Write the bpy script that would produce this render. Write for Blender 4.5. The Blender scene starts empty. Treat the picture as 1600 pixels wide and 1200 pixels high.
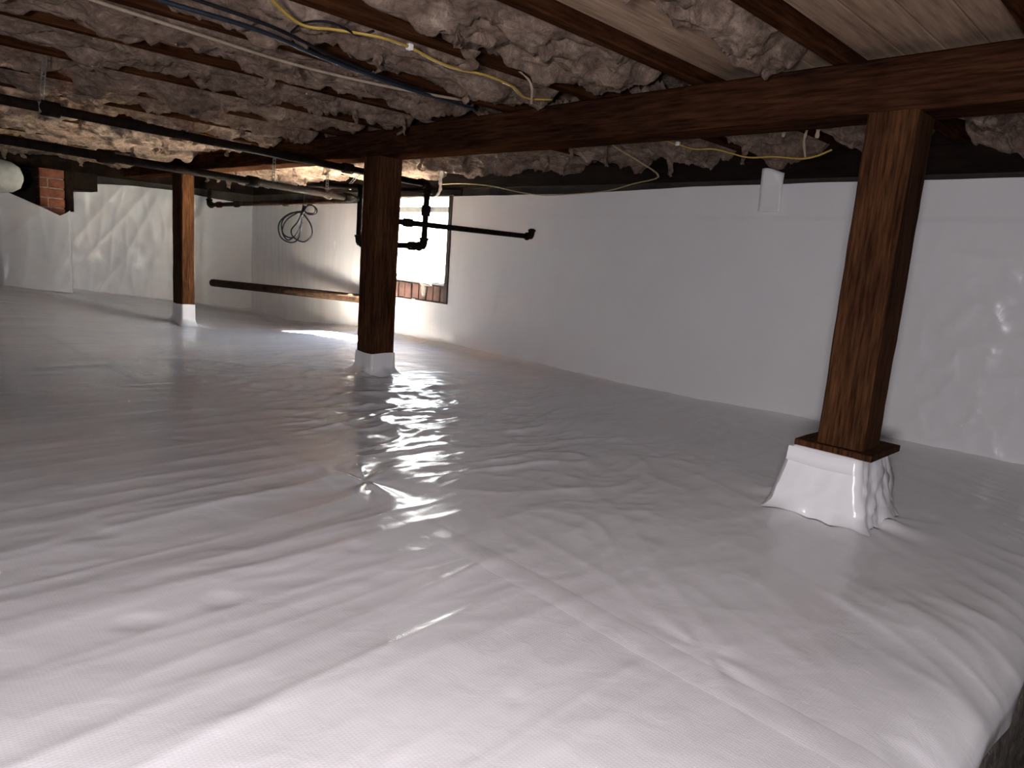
import bpy, bmesh, math, random
import numpy as np
from mathutils import Vector, Matrix

random.seed(7)
rng = np.random.default_rng(11)
scene = bpy.context.scene
C = scene.collection

# ------------------------------------------------------------------ camera
F_PX = 1081.45                       # focal length in pixels of the 1600 px wide frame
CAM_ROT = Matrix(((0.692, -0.178, 0.700), (0.718, 0.067, -0.693), (0.076, 0.982, 0.174)))
CAM_POS = Vector((0.0, 0.0, 0.85))
cd = bpy.data.cameras.new('camera')
cam = bpy.data.objects.new('camera', cd)
C.objects.link(cam)
cd.sensor_fit = 'HORIZONTAL'
cd.sensor_width = 36.0
cd.lens = F_PX / 1600.0 * 36.0
cd.clip_start = 0.02
ax = CAM_ROT.col[0].normalized()
ay = (CAM_ROT.col[1] - ax * CAM_ROT.col[1].dot(ax)).normalized()
az = ax.cross(ay)
cam.matrix_world = Matrix.Translation(CAM_POS) @ Matrix((ax, ay, az)).transposed().to_4x4()
scene.camera = cam

# ------------------------------------------------------------------ world, sun, lamp, exposure
w = bpy.data.worlds.new('sky')
scene.world = w
w.use_nodes = True
bg = w.node_tree.nodes['Background']
bg.inputs['Strength'].default_value = 21.0
# hazy summer sky: milky warm white at the horizon, blue overhead, the same all the way round
wt = w.node_tree
tc = wt.nodes.new('ShaderNodeTexCoord'); sp = wt.nodes.new('ShaderNodeSeparateXYZ'); rp = wt.nodes.new('ShaderNodeValToRGB')
wt.links.new(tc.outputs['Generated'], sp.inputs[0]); wt.links.new(sp.outputs['Z'], rp.inputs[0]); wt.links.new(rp.outputs[0], bg.inputs['Color'])
el = rp.color_ramp.elements
el[0].position = 0.0; el[0].color = (1.0, 0.90, 0.76, 1)
el[1].position = 0.85; el[1].color = (0.30, 0.58, 1.0, 1)
e = el.new(0.35); e.color = (0.86, 0.90, 0.97, 1)

sd = bpy.data.lights.new('sun', 'SUN')
sd.energy = 600.0
sd.angle = math.radians(0.6)
sd.color = (1.0, 0.90, 0.76)
sun = bpy.data.objects.new('sun', sd)
C.objects.link(sun)
sun.rotation_euler = Vector((-0.42, -0.60, -1.0)).to_track_quat('-Z', 'Y').to_euler()
sun.location = (0, 8, 8)

# hand lamp held beside the camera by the person standing in the dug-out aisle
ld = bpy.data.lights.new('hand_lamp', 'AREA')
ld.shape = 'DISK'
ld.size = 0.22
ld.energy = 69.0
ld.color = (0.99, 0.945, 1.0)
lamp = bpy.data.objects.new('hand_lamp', ld)
C.objects.link(lamp)
lamp.location = (0.17, -0.50, 0.79)
lamp.rotation_euler = (Vector((-2.6, 2.6, 0.1)) - lamp.location).to_track_quat('-Z', 'Y').to_euler()

scene.view_settings.view_transform = 'Standard'
scene.view_settings.look = 'None'
scene.view_settings.gamma = 1.0
scene.view_settings.use_curve_mapping = False
scene.view_settings.exposure = 0.0
scene.cycles.use_denoising = True
scene.cycles.max_bounces = 10
scene.cycles.diffuse_bounces = 6
scene.cycles.sample_clamp_indirect = 60.0
scene.cycles.caustics_reflective = False
scene.cycles.caustics_refractive = False

# ------------------------------------------------------------------ helpers
def pdir(px, py):
    return ax * (px - 800) + ay * (600 - py) - az * F_PX
def on_z(px, py, z):
    v = pdir(px, py); return CAM_POS + v * ((z - CAM_POS.z) / v.z)
def on_y(px, py, y):
    v = pdir(px, py); return CAM_POS + v * (y / v.y)
def on_x(px, py, x):
    v = pdir(px, py); return CAM_POS + v * (x / v.x)

_perm = np.random.default_rng(3).permutation(512).astype(np.int64)
_perm = np.concatenate([_perm, _perm, _perm])
_grad = np.random.default_rng(4).normal(size=(512, 3))
_grad /= np.linalg.norm(_grad, axis=1)[:, None]

def pn(x, y, z=0.0, s=0):
    """gradient noise, about -0.7..0.7"""
    x = np.asarray(x, float) + s * 17.31; y = np.asarray(y, float) - s * 9.73
    z = np.broadcast_to(np.asarray(z, float) + s * 3.17, np.broadcast(x, y).shape)
    x, y = np.broadcast_arrays(x, y)
    xi = np.floor(x).astype(np.int64); yi = np.floor(y).astype(np.int64); zi = np.floor(z).astype(np.int64)
    xf = x - xi; yf = y - yi; zf = z - zi
    fu = xf**3 * (xf * (xf * 6 - 15) + 10); fv = yf**3 * (yf * (yf * 6 - 15) + 10); fw = zf**3 * (zf * (zf * 6 - 15) + 10)
    def corner(i, j, k):
        h = _perm[(_perm[(_perm[(xi + i) & 511] + yi + j) & 511] + zi + k) & 511]
        g = _grad[h]
        return g[..., 0] * (xf - i) + g[..., 1] * (yf - j) + g[..., 2] * (zf - k)
    def lerp(a, b, t): return a + (b - a) * t
    return lerp(lerp(lerp(corner(0,0,0), corner(1,0,0), fu), lerp(corner(0,1,0), corner(1,1,0), fu), fv),
                lerp(lerp(corner(0,0,1), corner(1,0,1), fu), lerp(corner(0,1,1), corner(1,1,1), fu), fv), fw)

def fbm(x, y, s=0, octv=4, gain=0.5, lac=2.03):
    t = 0.0; a = 1.0
    for o in range(octv):
        t = t + a * pn(x, y, 0.37 * o, s + o * 5); x = x * lac; y = y * lac; a *= gain
    return t

def ridge(x, y, s=0):
    return 1.0 - np.minimum(1.0, np.abs(pn(x, y, 0.0, s)) * 3.2)

def sstep(a, b, x):
    t = np.clip((x - a) / (b - a), 0, 1); return t * t * (3 - 2 * t)

def tag(o, label=None, cat=None, group=None, kind=None):
    if label: o['label'] = label
    if cat: o['category'] = cat
    if group: o['group'] = group
    if kind: o['kind'] = kind
    return o

def empty(name, loc=(0, 0, 0)):
    o = bpy.data.objects.new(name, None); C.objects.link(o); o.location = loc
    o.empty_display_size = 0.05
    return o

def link(name, me, m, parent=None, smooth=False):
    o = bpy.data.objects.new(name, me); C.objects.link(o)
    if m is not None: me.materials.append(m)
    if smooth:
        me.polygons.foreach_set('use_smooth', [True] * len(me.polygons))
    if parent is not None:
        o.parent = parent
        o.matrix_parent_inverse = Matrix.Translation(-parent.location)
    return o

def from_py(name, v, f, m, parent=None, smooth=False):
    me = bpy.data.meshes.new(name)
    me.from_pydata([tuple(map(float, p)) for p in v], [], f); me.update()
    return link(name, me, m, parent, smooth)

def grid_mesh(name, X, Y, Z, m, parent=None, mask=None, smooth=True, flip=False):
    """X,Y,Z arrays (nu,nv) -> quad grid; mask (nu-1,nv-1) keeps cells"""
    nu, nv = X.shape
    co = np.stack([X, Y, Z], -1).reshape(-1, 3)
    i, j = np.meshgrid(np.arange(nu - 1), np.arange(nv - 1), indexing='ij')
    a = i * nv + j
    q = np.stack([a, a + nv, a + nv + 1, a + 1], -1)
    if flip: q = q[..., ::-1]
    q = q[mask] if mask is not None else q.reshape(-1, 4)
    return np_mesh(name, co, q, m, parent, smooth)

def np_mesh(name, co, q, m, parent=None, smooth=True):
    me = bpy.data.meshes.new(name)
    n = len(q)
    me.vertices.add(len(co)); me.vertices.foreach_set('co', np.ascontiguousarray(co, np.float32).ravel())
    me.loops.add(n * 4); me.loops.foreach_set('vertex_index', np.ascontiguousarray(q, np.int32).ravel())
    me.polygons.add(n)
    me.polygons.foreach_set('loop_start', np.arange(0, n * 4, 4, dtype=np.int32))
    me.update(calc_edges=True); me.validate()
    return link(name, me, m, parent, smooth)

def add_box(bm, x0, x1, y0, y1, z0, z1, bev=0.0, segs=1):
    vs = [bm.verts.new((x, y, z)) for x in (x0, x1) for y in (y0, y1) for z in (z0, z1)]
    fs = []
    for q in ((0, 1, 3, 2), (4, 6, 7, 5), (0, 4, 5, 1), (2, 3, 7, 6), (0, 2, 6, 4), (1, 5, 7, 3)):
        fs.append(bm.faces.new([vs[k] for k in q]))
    if bev > 0:
        es = {e for f in fs for e in f.edges}
        bmesh.ops.bevel(bm, geom=list(es), offset=bev, segments=segs, affect='EDGES', profile=0.5)

def box(name, b, m, parent=None, bev=0.0):
    bm = bmesh.new(); add_box(bm, *b, bev=bev)
    bmesh.ops.recalc_face_normals(bm, faces=bm.faces)
    me = bpy.data.meshes.new(name); bm.to_mesh(me); bm.free()
    return link(name, me, m, parent)

def rough_timber(name, axis, a0, a1, c0, c1, d0, d1, m, parent=None, amp=0.003, step=0.05, s=0, bev=0.006, zlow=None):
    """squared timber along an axis ('x','y','z') with slightly uneven faces and worn edges"""
    n = max(3, int((a1 - a0) / step))
    t = np.linspace(a0, a1, n + 1)
    prof = []
    for (u, v) in ((0, 0), (1, 0), (1, 1), (0, 1)):
        cu = c0 if u == 0 else c1; cv = d0 if v == 0 else d1
        su = 1 if u == 0 else -1; sv = 1 if v == 0 else -1
        pts = [(cu, cv + sv * bev), (cu + su * bev, cv)]
        if (u, v) in ((1, 0), (0, 1)): pts = pts[::-1]
        prof += pts
    # extra points mid-face
    full = []
    for k in range(8):
        p, q = prof[k], prof[(k + 1) % 8]
        full.append(p)
        if k % 2 == 1:
            for r in (0.33, 0.67): full.append((p[0] + (q[0] - p[0]) * r, p[1] + (q[1] - p[1]) * r))
    P = np.array(full); K = len(P)
    T = np.repeat(t[:, None], K, 1)
    U = np.repeat(P[None, :, 0], n + 1, 0); V = np.repeat(P[None, :, 1], n + 1, 0)
    U = U + amp * pn(T * 3.1, U * 9 + V * 7, 0, s + 1) + amp * 0.6 * pn(T * 14, U * 30, V * 30, s + 2)
    V = V + amp * pn(T * 2.7, U * 8 - V * 5, 0, s + 3) + amp * 0.6 * pn(T * 13, U * 30, V * 30, s + 4)
    if zlow is not None: V = V + np.where(V < (d0 + d1) / 2, zlow(T) , 0)
    co = {'x': (T, U, V), 'y': (U, T, V), 'z': (U, V, T)}[axis]
    co = np.stack(co, -1).reshape(-1, 3)
    f = []
    for i in range(n):
        for k in range(K):
            k2 = (k + 1) % K
            f.append((i * K + k, i * K + k2, (i + 1) * K + k2, (i + 1) * K + k))
    f.append(tuple(range(K))[::-1]); f.append(tuple(n * K + k for k in range(K)))
    me = bpy.data.meshes.new(name); me.from_pydata(co.tolist(), [], f); me.update()
    bm = bmesh.new(); bm.from_mesh(me); bmesh.ops.recalc_face_normals(bm, faces=bm.faces); bm.to_mesh(me); bm.free()
    return link(name, me, m, parent)

def smooth_path(pts, sub=8):
    P = [Vector(p) for p in pts]
    if len(P) < 3: return P
    Q = [P[0] * 2 - P[1]] + P + [P[-1] * 2 - P[-2]]
    out = []
    for i in range(1, len(Q) - 2):
        p0, p1, p2, p3 = Q[i - 1:i + 3]
        for k in range(sub):
            t = k / sub
            out.append(0.5 * ((2 * p1) + (p2 - p0) * t + (2 * p0 - 5 * p1 + 4 * p2 - p3) * t * t + (3 * p1 - p0 - 3 * p2 + p3) * t ** 3))
    out.append(P[-1])
    return out

def tube_data(path, r, seg=10, v=None, f=None, flat=1.0):
    v = [] if v is None else v; f = [] if f is None else f
    path = [Vector(p) for p in path]; n = len(path)
    base = len(v)
    up = None
    for i, p in enumerate(path):
        t = (path[min(i + 1, n - 1)] - path[max(i - 1, 0)]).normalized()
        if up is None:
            up = Vector((0, 0, 1)) if abs(t.z) < 0.9 else Vector((1, 0, 0))
        side = t.cross(up).normalized(); up = side.cross(t).normalized()
        rr = r[i] if isinstance(r, (list, tuple)) else r
        for k in range(seg):
            a = 2 * math.pi * k / seg
            v.append(p + side * (math.cos(a) * rr) + up * (math.sin(a) * rr * flat))
    for i in range(n - 1):
        for k in range(seg):
            k2 = (k + 1) % seg
            f.append((base + i * seg + k, base + i * seg + k2, base + (i + 1) * seg + k2, base + (i + 1) * seg + k))
    f.append(tuple(base + k for k in range(seg))[::-1]); f.append(tuple(base + (n - 1) * seg + k for k in range(seg)))
    return v, f

def tube(name, path, r, m, parent=None, seg=10, flat=1.0):
    v, f = tube_data(path, r, seg, flat=flat)
    o = from_py(name, v, f, m, parent, True)
    return o

# ------------------------------------------------------------------ materials
def new_mat(name):
    m = bpy.data.materials.new(name); m.use_nodes = True
    nt = m.node_tree; return m, nt, nt.nodes['Principled BSDF']

def N(nt, typ, **kw):
    n = nt.nodes.new(typ)
    for k, v in kw.items():
        if k in ('operation', 'blend_type', 'data_type', 'wave_type', 'bands_direction', 'noise_dimensions', 'feature'): setattr(n, k, v)
        else: n.inputs[k].default_value = v
    return n

def ramp(nt, src, stops):
    r = nt.nodes.new('ShaderNodeValToRGB')
    el = r.color_ramp.elements
    el[0].position, el[0].color = stops[0][0], (*stops[0][1], 1)
    el[1].position, el[1].color = stops[-1][0], (*stops[-1][1], 1)
    for p, c in stops[1:-1]:
        e = el.new(p); e.color = (*c, 1)
    nt.links.new(src, r.inputs[0]); return r.outputs[0]

def coords(nt, scale=(1, 1, 1), gen='Object'):
    tc = nt.nodes.new('ShaderNodeTexCoord'); mp = nt.nodes.new('ShaderNodeMapping')
    mp.inputs['Scale'].default_value = scale
    nt.links.new(tc.outputs[gen], mp.inputs['Vector']); return mp.outputs[0]

def noisy(name, c0, c1, scale=(6, 6, 6), rough=0.8, bump=0.3, bscale=None, detail=6, spec=0.3, dist=0.01, metallic=0.0, lo=0.35, hi=0.68, grain=0.0):
    m, nt, b = new_mat(name)
    vec = coords(nt, scale)
    n = N(nt, 'ShaderNodeTexNoise', Scale=1.0, Detail=detail, Roughness=0.65)
    nt.links.new(vec, n.inputs['Vector'])
    col = ramp(nt, n.outputs[0], [(lo, c0), (hi, c1)])
    n2 = N(nt, 'ShaderNodeTexNoise', Scale=1.0, Detail=detail, Roughness=0.6)
    nt.links.new(coords(nt, bscale or tuple(4 * s for s in scale)), n2.inputs['Vector'])
    if grain > 0:
        mx = nt.nodes.new('ShaderNodeMix'); mx.data_type = 'RGBA'; mx.blend_type = 'MULTIPLY'; mx.inputs[0].default_value = grain
        nt.links.new(col, mx.inputs[6]); nt.links.new(ramp(nt, n2.outputs[0], [(0.32, (0.25, 0.22, 0.20)), (0.66, (1.5, 1.45, 1.4))]), mx.inputs[7])
        col = mx.outputs[2]
    nt.links.new(col, b.inputs['Base Color'])
    bp = N(nt, 'ShaderNodeBump', Strength=bump, Distance=dist)
    nt.links.new(n2.outputs[0], bp.inputs['Height']); nt.links.new(bp.outputs[0], b.inputs['Normal'])
    b.inputs['Roughness'].default_value = rough; b.inputs['Specular IOR Level'].default_value = spec
    b.inputs['Metallic'].default_value = metallic
    return m

def liner_mat(name, rough, weave, bump_amt, bump_scale, col=(0.80, 0.785, 0.79)):
    m, nt, b = new_mat(name)
    big = N(nt, 'ShaderNodeTexNoise', Scale=0.9, Detail=4.0, Roughness=0.6)
    nt.links.new(coords(nt), big.inputs['Vector'])
    nt.links.new(ramp(nt, big.outputs[0], [(0.3, tuple(c * 0.93 for c in col)), (0.7, col)]), b.inputs['Base Color'])
    rn = N(nt, 'ShaderNodeTexNoise', Scale=5.0, Detail=3.0)
    nt.links.new(coords(nt), rn.inputs['Vector'])
    mr = nt.nodes.new('ShaderNodeMapRange')
    mr.inputs['To Min'].default_value = rough * 0.8; mr.inputs['To Max'].default_value = rough * 1.25
    nt.links.new(rn.outputs[0], mr.inputs['Value']); nt.links.new(mr.outputs[0], b.inputs['Roughness'])
    cr = N(nt, 'ShaderNodeTexNoise', Scale=bump_scale, Detail=3.0, Roughness=0.5, Distortion=1.2)
    nt.links.new(coords(nt), cr.inputs['Vector'])
    bp = N(nt, 'ShaderNodeBump', Strength=bump_amt, Distance=0.01)
    nt.links.new(cr.outputs[0], bp.inputs['Height'])
    last = bp
    if weave > 0:
        wx = N(nt, 'ShaderNodeTexWave', Scale=42.0, bands_direction='X')
        wy = N(nt, 'ShaderNodeTexWave', Scale=42.0, bands_direction='Y')
        mm = N(nt, 'ShaderNodeMath', operation='MAXIMUM')
        for wv, k in ((wx, 0), (wy, 1)):
            nt.links.new(coords(nt), wv.inputs['Vector']); nt.links.new(wv.outputs[1], mm.inputs[k])
        b2 = N(nt, 'ShaderNodeBump', Strength=weave, Distance=0.001)
        nt.links.new(mm.outputs[0], b2.inputs['Height']); nt.links.new(bp.outputs[0], b2.inputs['Normal'])
        last = b2
    nt.links.new(last.outputs[0], b.inputs['Normal'])
    b.inputs['Specular IOR Level'].default_value = 0.5
    return m

M = {}
M['floor'] = liner_mat('floor_liner', 0.17, 0.13, 0.10, 14.0, (0.75, 0.735, 0.74))
M['wall_liner'] = liner_mat('wall_liner_plastic', 0.24, 0.0, 0.16, 11.0, (0.78, 0.775, 0.775))
M['wrap'] = liner_mat('wrap_plastic', 0.22, 0.0, 0.10, 16.0, (0.82, 0.81, 0.82))
M['post'] = noisy('post_wood', (0.030, 0.012, 0.006), (0.080, 0.036, 0.016), (9, 9, 1.6), 0.9, 0.6, (110, 110, 7), dist=0.006, spec=0.04, grain=0.9)
M['beam'] = noisy('beam_wood', (0.018, 0.008, 0.005), (0.052, 0.022, 0.011), (1.6, 9, 9), 0.9, 0.5, (7, 90, 90), dist=0.005, spec=0.0, grain=0.8)
M['joist'] = noisy('joist_wood', (0.020, 0.008, 0.004), (0.056, 0.023, 0.010), (10, 1.5, 10), 0.75, 0.4, (80, 6, 80), dist=0.003, grain=0.7, spec=0.0)
M['plank'] = noisy('pale_plank', (0.20, 0.13, 0.085), (0.34, 0.235, 0.16), (9, 1.3, 9), 0.8, 0.3, (60, 4, 60), dist=0.002, grain=0.45)
M['dark_wood'] = noisy('dark_sill_wood', (0.006, 0.004, 0.003), (0.018, 0.011, 0.008), (2, 8, 8), 0.95, 0.5, (8, 50, 50), spec=0.08)
M['concrete'] = noisy('old_concrete', (0.02, 0.017, 0.014), (0.05, 0.042, 0.036), (5, 5, 5), 0.95, 0.6, (40, 40, 40))
M['dirt'] = noisy('dirt_bank', (0.06, 0.048, 0.038), (0.22, 0.185, 0.15), (16, 16, 16), 0.95, 1.0, (60, 60, 60), dist=0.03)
M['iron'] = noisy('black_iron', (0.006, 0.005, 0.004), (0.018, 0.011, 0.008), (22, 22, 22), 0.85, 0.3, (90, 90, 90), spec=0.03)
M['rust'] = noisy('rusty_iron', (0.012, 0.007, 0.004), (0.05, 0.026, 0.014), (14, 14, 14), 0.9, 0.6, (70, 70, 70), spec=0.1)
M['brick'] = noisy('red_brick', (0.13, 0.040, 0.022), (0.25, 0.085, 0.050), (12, 12, 12), 0.9, 0.6, (60, 60, 60))
M['sill_brick'] = noisy('worn_brick', (0.055, 0.028, 0.022), (0.15, 0.078, 0.062), (13, 13, 13), 0.9, 0.6, (60, 60, 60))
M['mortar'] = noisy('mortar', (0.20, 0.17, 0.145), (0.36, 0.32, 0.28), (30, 30, 30), 0.95, 0.5)
M['pale_paint'] = noisy('flaking_white_paint', (0.55, 0.56, 0.55), (0.75, 0.76, 0.75), (10, 10, 10), 0.6, 0.2)
M['frame_dark'] = noisy('window_jamb_wood', (0.018, 0.012, 0.009), (0.05, 0.035, 0.026), (12, 12, 3), 0.8, 0.4)
M['yellow'] = noisy('yellow_cable', (0.34, 0.21, 0.035), (0.44, 0.29, 0.06), (20, 20, 20), 0.5, 0.05)
M['dull_yellow'] = noisy('dusty_yellow_cable', (0.30, 0.22, 0.09), (0.42, 0.33, 0.16), (20, 20, 20), 0.6, 0.05)
M['cable_black'] = noisy('black_cable', (0.006, 0.006, 0.008), (0.012, 0.012, 0.015), (20, 20, 20), 0.6, 0.05, spec=0.1)
M['cable_blue'] = noisy('dark_blue_cable', (0.008, 0.011, 0.017), (0.018, 0.024, 0.036), (20, 20, 20), 0.4, 0.05)
M['cable_beige'] = noisy('beige_cable', (0.24, 0.18, 0.13), (0.34, 0.27, 0.20), (20, 20, 20), 0.6, 0.05)
M['white'] = noisy('white_plastic', (0.62, 0.60, 0.58), (0.74, 0.72, 0.70), (10, 10, 10), 0.5, 0.1)
M['duct'] = noisy('dusty_white_duct', (0.20, 0.195, 0.19), (0.30, 0.295, 0.29), (6, 6, 6), 0.6, 0.2)
M['galv'] = noisy('galvanised_strap', (0.16, 0.14, 0.12), (0.30, 0.27, 0.23), (30, 30, 30), 0.5, 0.1, metallic=0.6)
M['ground_out'] = noisy('outdoor_paving', (0.66, 0.60, 0.50), (0.80, 0.74, 0.63), (3, 3, 3), 0.9, 0.2)

def insulation_mat():
    m, nt, b = new_mat('fibreglass')
    n1 = N(nt, 'ShaderNodeTexNoise', Scale=7.0, Detail=8.0, Roughness=0.7, Distortion=0.8)
    nt.links.new(coords(nt, (1.3, 0.8, 1.3)), n1.inputs['Vector'])
    col = ramp(nt, n1.outputs[0], [(0.28, (0.11, 0.070, 0.050)), (0.5, (0.27, 0.195, 0.150)), (0.72, (0.46, 0.36, 0.285))])
    n2 = N(nt, 'ShaderNodeTexNoise', Scale=26.0, Detail=9.0, Roughness=0.72, Distortion=1.6)
    nt.links.new(coords(nt, (1.0, 0.6, 1.0)), n2.inputs['Vector'])
    n3 = N(nt, 'ShaderNodeTexNoise', Scale=110.0, Detail=4.0, Roughness=0.7, Distortion=2.5)
    nt.links.new(coords(nt, (1.0, 0.35, 1.0)), n3.inputs['Vector'])
    mx = nt.nodes.new('ShaderNodeMix'); mx.data_type = 'RGBA'; mx.blend_type = 'MULTIPLY'; mx.inputs[0].default_value = 0.75
    nt.links.new(col, mx.inputs[6]); nt.links.new(ramp(nt, n2.outputs[0], [(0.30, (0.35, 0.31, 0.28)), (0.68, (1.45, 1.42, 1.40))]), mx.inputs[7])
    nt.links.new(mx.outputs[2], b.inputs['Base Color'])
    b1 = N(nt, 'ShaderNodeBump', Strength=1.0, Distance=0.025)
    b2 = N(nt, 'ShaderNodeBump', Strength=0.6, Distance=0.004)
    nt.links.new(n2.outputs[0], b1.inputs['Height']); nt.links.new(n3.outputs[0], b2.inputs['Height'])
    nt.links.new(b1.outputs[0], b2.inputs['Normal']); nt.links.new(b2.outputs[0], b.inputs['Normal'])
    b.inputs['Roughness'].default_value = 1.0; b.inputs['Specular IOR Level'].default_value = 0.1
    return m
M['batt'] = insulation_mat()

def glass_mat():
    m = bpy.data.materials.new('window_glass'); m.use_nodes = True
    nt = m.node_tree; nt.nodes.clear()
    o = nt.nodes.new('ShaderNodeOutputMaterial'); mix = nt.nodes.new('ShaderNodeMixShader')
    t = nt.nodes.new('ShaderNodeBsdfTransparent'); g = nt.nodes.new('ShaderNodeBsdfGlossy')
    t.inputs[0].default_value = (0.93, 0.95, 0.95, 1); g.inputs['Roughness'].default_value = 0.05
    mix.inputs[0].default_value = 0.06
    nt.links.new(t.outputs[0], mix.inputs[1]); nt.links.new(g.outputs[0], mix.inputs[2]); nt.links.new(mix.outputs[0], o.inputs[0])
    return m
M['glass'] = glass_mat()

# ------------------------------------------------------------------ dimensions (metres)
WALL_Y = 4.14          # face of the window wall
WALL_X = -9.43         # face of the far left wall
LEDGE_X = -0.205        # floor stops here, the dug-out aisle lies beyond
BEAM_Y0, BEAM_Y1 = 2.55, 2.73
JB = 1.61              # joist underside
JT = 1.80              # joist top / boards
WIN = (-6.62, -5.13, 0.57, 1.395)
JOISTS = [0.60, 0.035] + [-0.53 - 0.565 * k for k in range(16)]
POSTS = [(-0.97, -0.81, 2.55, 2.73), (-4.12, -3.925, 2.55, 2.725), (-7.74, -7.47, 2.55, 2.675)]

def floor_base(x, y):
    t = sstep(-6.8, -9.4, x)
    bank = 0.106 + (2.1 - y) * 0.10
    dip = -0.10 * np.exp(-(((x + 7.6) / 1.3) ** 2 + ((y - 2.9) / 1.2) ** 2))
    dip2 = -0.06 * np.exp(-(((x + 8.2) / 1.0) ** 2 + ((y - 4.0) / 0.7) ** 2))
    bump = 0.02 * sstep(-3.0, -0.6, x) * sstep(3.2, 4.1, y)
    return t * bank + (1 - 0.6 * t) * dip + dip2 + bump

def floor_h(x, y):
    x = np.asarray(x, float); y = np.asarray(y, float)
    z = floor_base(x, y) + 0.018 * pn(x * 0.9, y * 0.9, 0, 21) + 0.006 * pn(x * 2.6, y * 2.2, 0, 22)
    wy = x + 0.03 * y + 0.05 * pn(x * 0.5, y * 0.7, 0, 31) + 0.02 * pn(x * 1.7, y * 1.9, 0, 32)
    # long folds running along y, strongest in the foreground sheet
    fore = 0.35 + 0.65 * (1 - sstep(1.2, 1.6, y))
    fade = sstep(-0.45, -1.0, x) * 0.75 + 0.25
    long1 = ridge(wy * 2.3, y * 0.28, 41) ** 2
    long2 = ridge(wy * 4.6, y * 0.42, 42) ** 2
    gate = 0.3 + 0.7 * sstep(-0.2, 0.35, pn(x * 0.8, y * 0.6, 0, 44))
    z = z + fore * fade * (0.0072 * long1 * gate + 0.0036 * long2 + 0.0016 * ridge(wy * 9.5, y * 0.9, 43) ** 2)
    # diagonal folds pulling towards the ledge on the right hand sheet
    q = 0.47 * x + 0.88 * y; p = 0.88 * x - 0.47 * y
    right = sstep(1.25, 1.6, y) * sstep(-2.4, -1.2, x)
    z = z + right * (0.3 + 0.9 * sstep(-0.25, 0.3, pn(x * 1.7, y * 1.7, 0, 55))) * (0.012 * ridge(q * 2.2 + 0.5 * pn(p, q, 0, 51), p * 0.7, 52) ** 2 + 0.006 * ridge(q * 4.6 + 0.8 * pn(p * 1.5, q, 0, 56), p * 1.6, 53) ** 2 + 0.003 * ridge(q * 10 + p, p * 3, 54) ** 2)
    # busy crumpling beyond the seam around the middle post
    mid = sstep(1.3, 1.7, y) * np.exp(-(((x + 3.3) / 1.6) ** 2 + ((y - 2.2) / 1.0) ** 2))
    c = pn(x * 2.2, y * 2.2, 0, 61)
    z = z + mid * (0.020 * ridge(x * 3.6 + c, y * 1.5 + c, 62) ** 2 + 0.010 * ridge(x * 8 + c, y * 4 - c, 63) ** 2 + 0.004 * ridge(x * 17 + 2 * c, y * 9, 64))
    z = z + 0.0035 * fbm(x * 3.0, y * 2.2, 71, 3) + 0.0012 * ridge(x * 9 + c * 2, y * 6, 72) * sstep(-5.5, -3, x)
    # small dents
    z = z - 0.004 * sstep(0.33, 0.5, pn(x * 5.5, y * 5.5, 0, 81))
    # radial pucker where the seam is bunched up
    for (cx, cy, a, R) in ((-2.12, 1.37, 0.011, 0.26), (-0.70, 1.38, 0.003, 0.20)):
        dx = x - cx; dy = y - cy; r = np.sqrt(dx * dx + dy * dy) + 1e-6; th = np.arctan2(dy, dx)
        z = z + a * np.exp(-(r / R) ** 2) * (r / (r + 0.05)) * np.sin(th * 5 + 2.2 * np.sin(th * 2 + 0.7) + 6 * r)
    # the sheet rises a little onto each post base, with folds radiating out
    for k, (x0, x1, y0, y1) in enumerate(POSTS):
        cx = (x0 + x1) / 2; cy = (y0 + y1) / 2; half = max(x1 - x0, y1 - y0) / 2 + (0.10 if k == 0 else 0.0)
        dx = x - cx; dy = y - cy; r = np.sqrt(dx * dx + dy * dy) + 1e-6; th = np.arctan2(dy, dx)
        e = np.exp(-np.maximum(0, r - half) / 0.12)
        z = z + e * (0.022 + 0.010 * np.sin(th * 5 + k) + 0.006 * np.sin(th * 11 + 2 * k))
    # against the walls
    z = z + 0.05 * np.exp(-np.maximum(0, WALL_Y - y) / 0.05) + 0.04 * np.exp(-np.maximum(0, x - WALL_X) / 0.06)
    # rounded, slumped shoulder at the ledge
    d = x - (LEDGE_X - 0.13 - 0.02 * pn(y * 2.2, y * 0.3, 0, 91))
    z = z - np.where(d > 0, 2.6 * d * d, 0)
    return z

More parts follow.
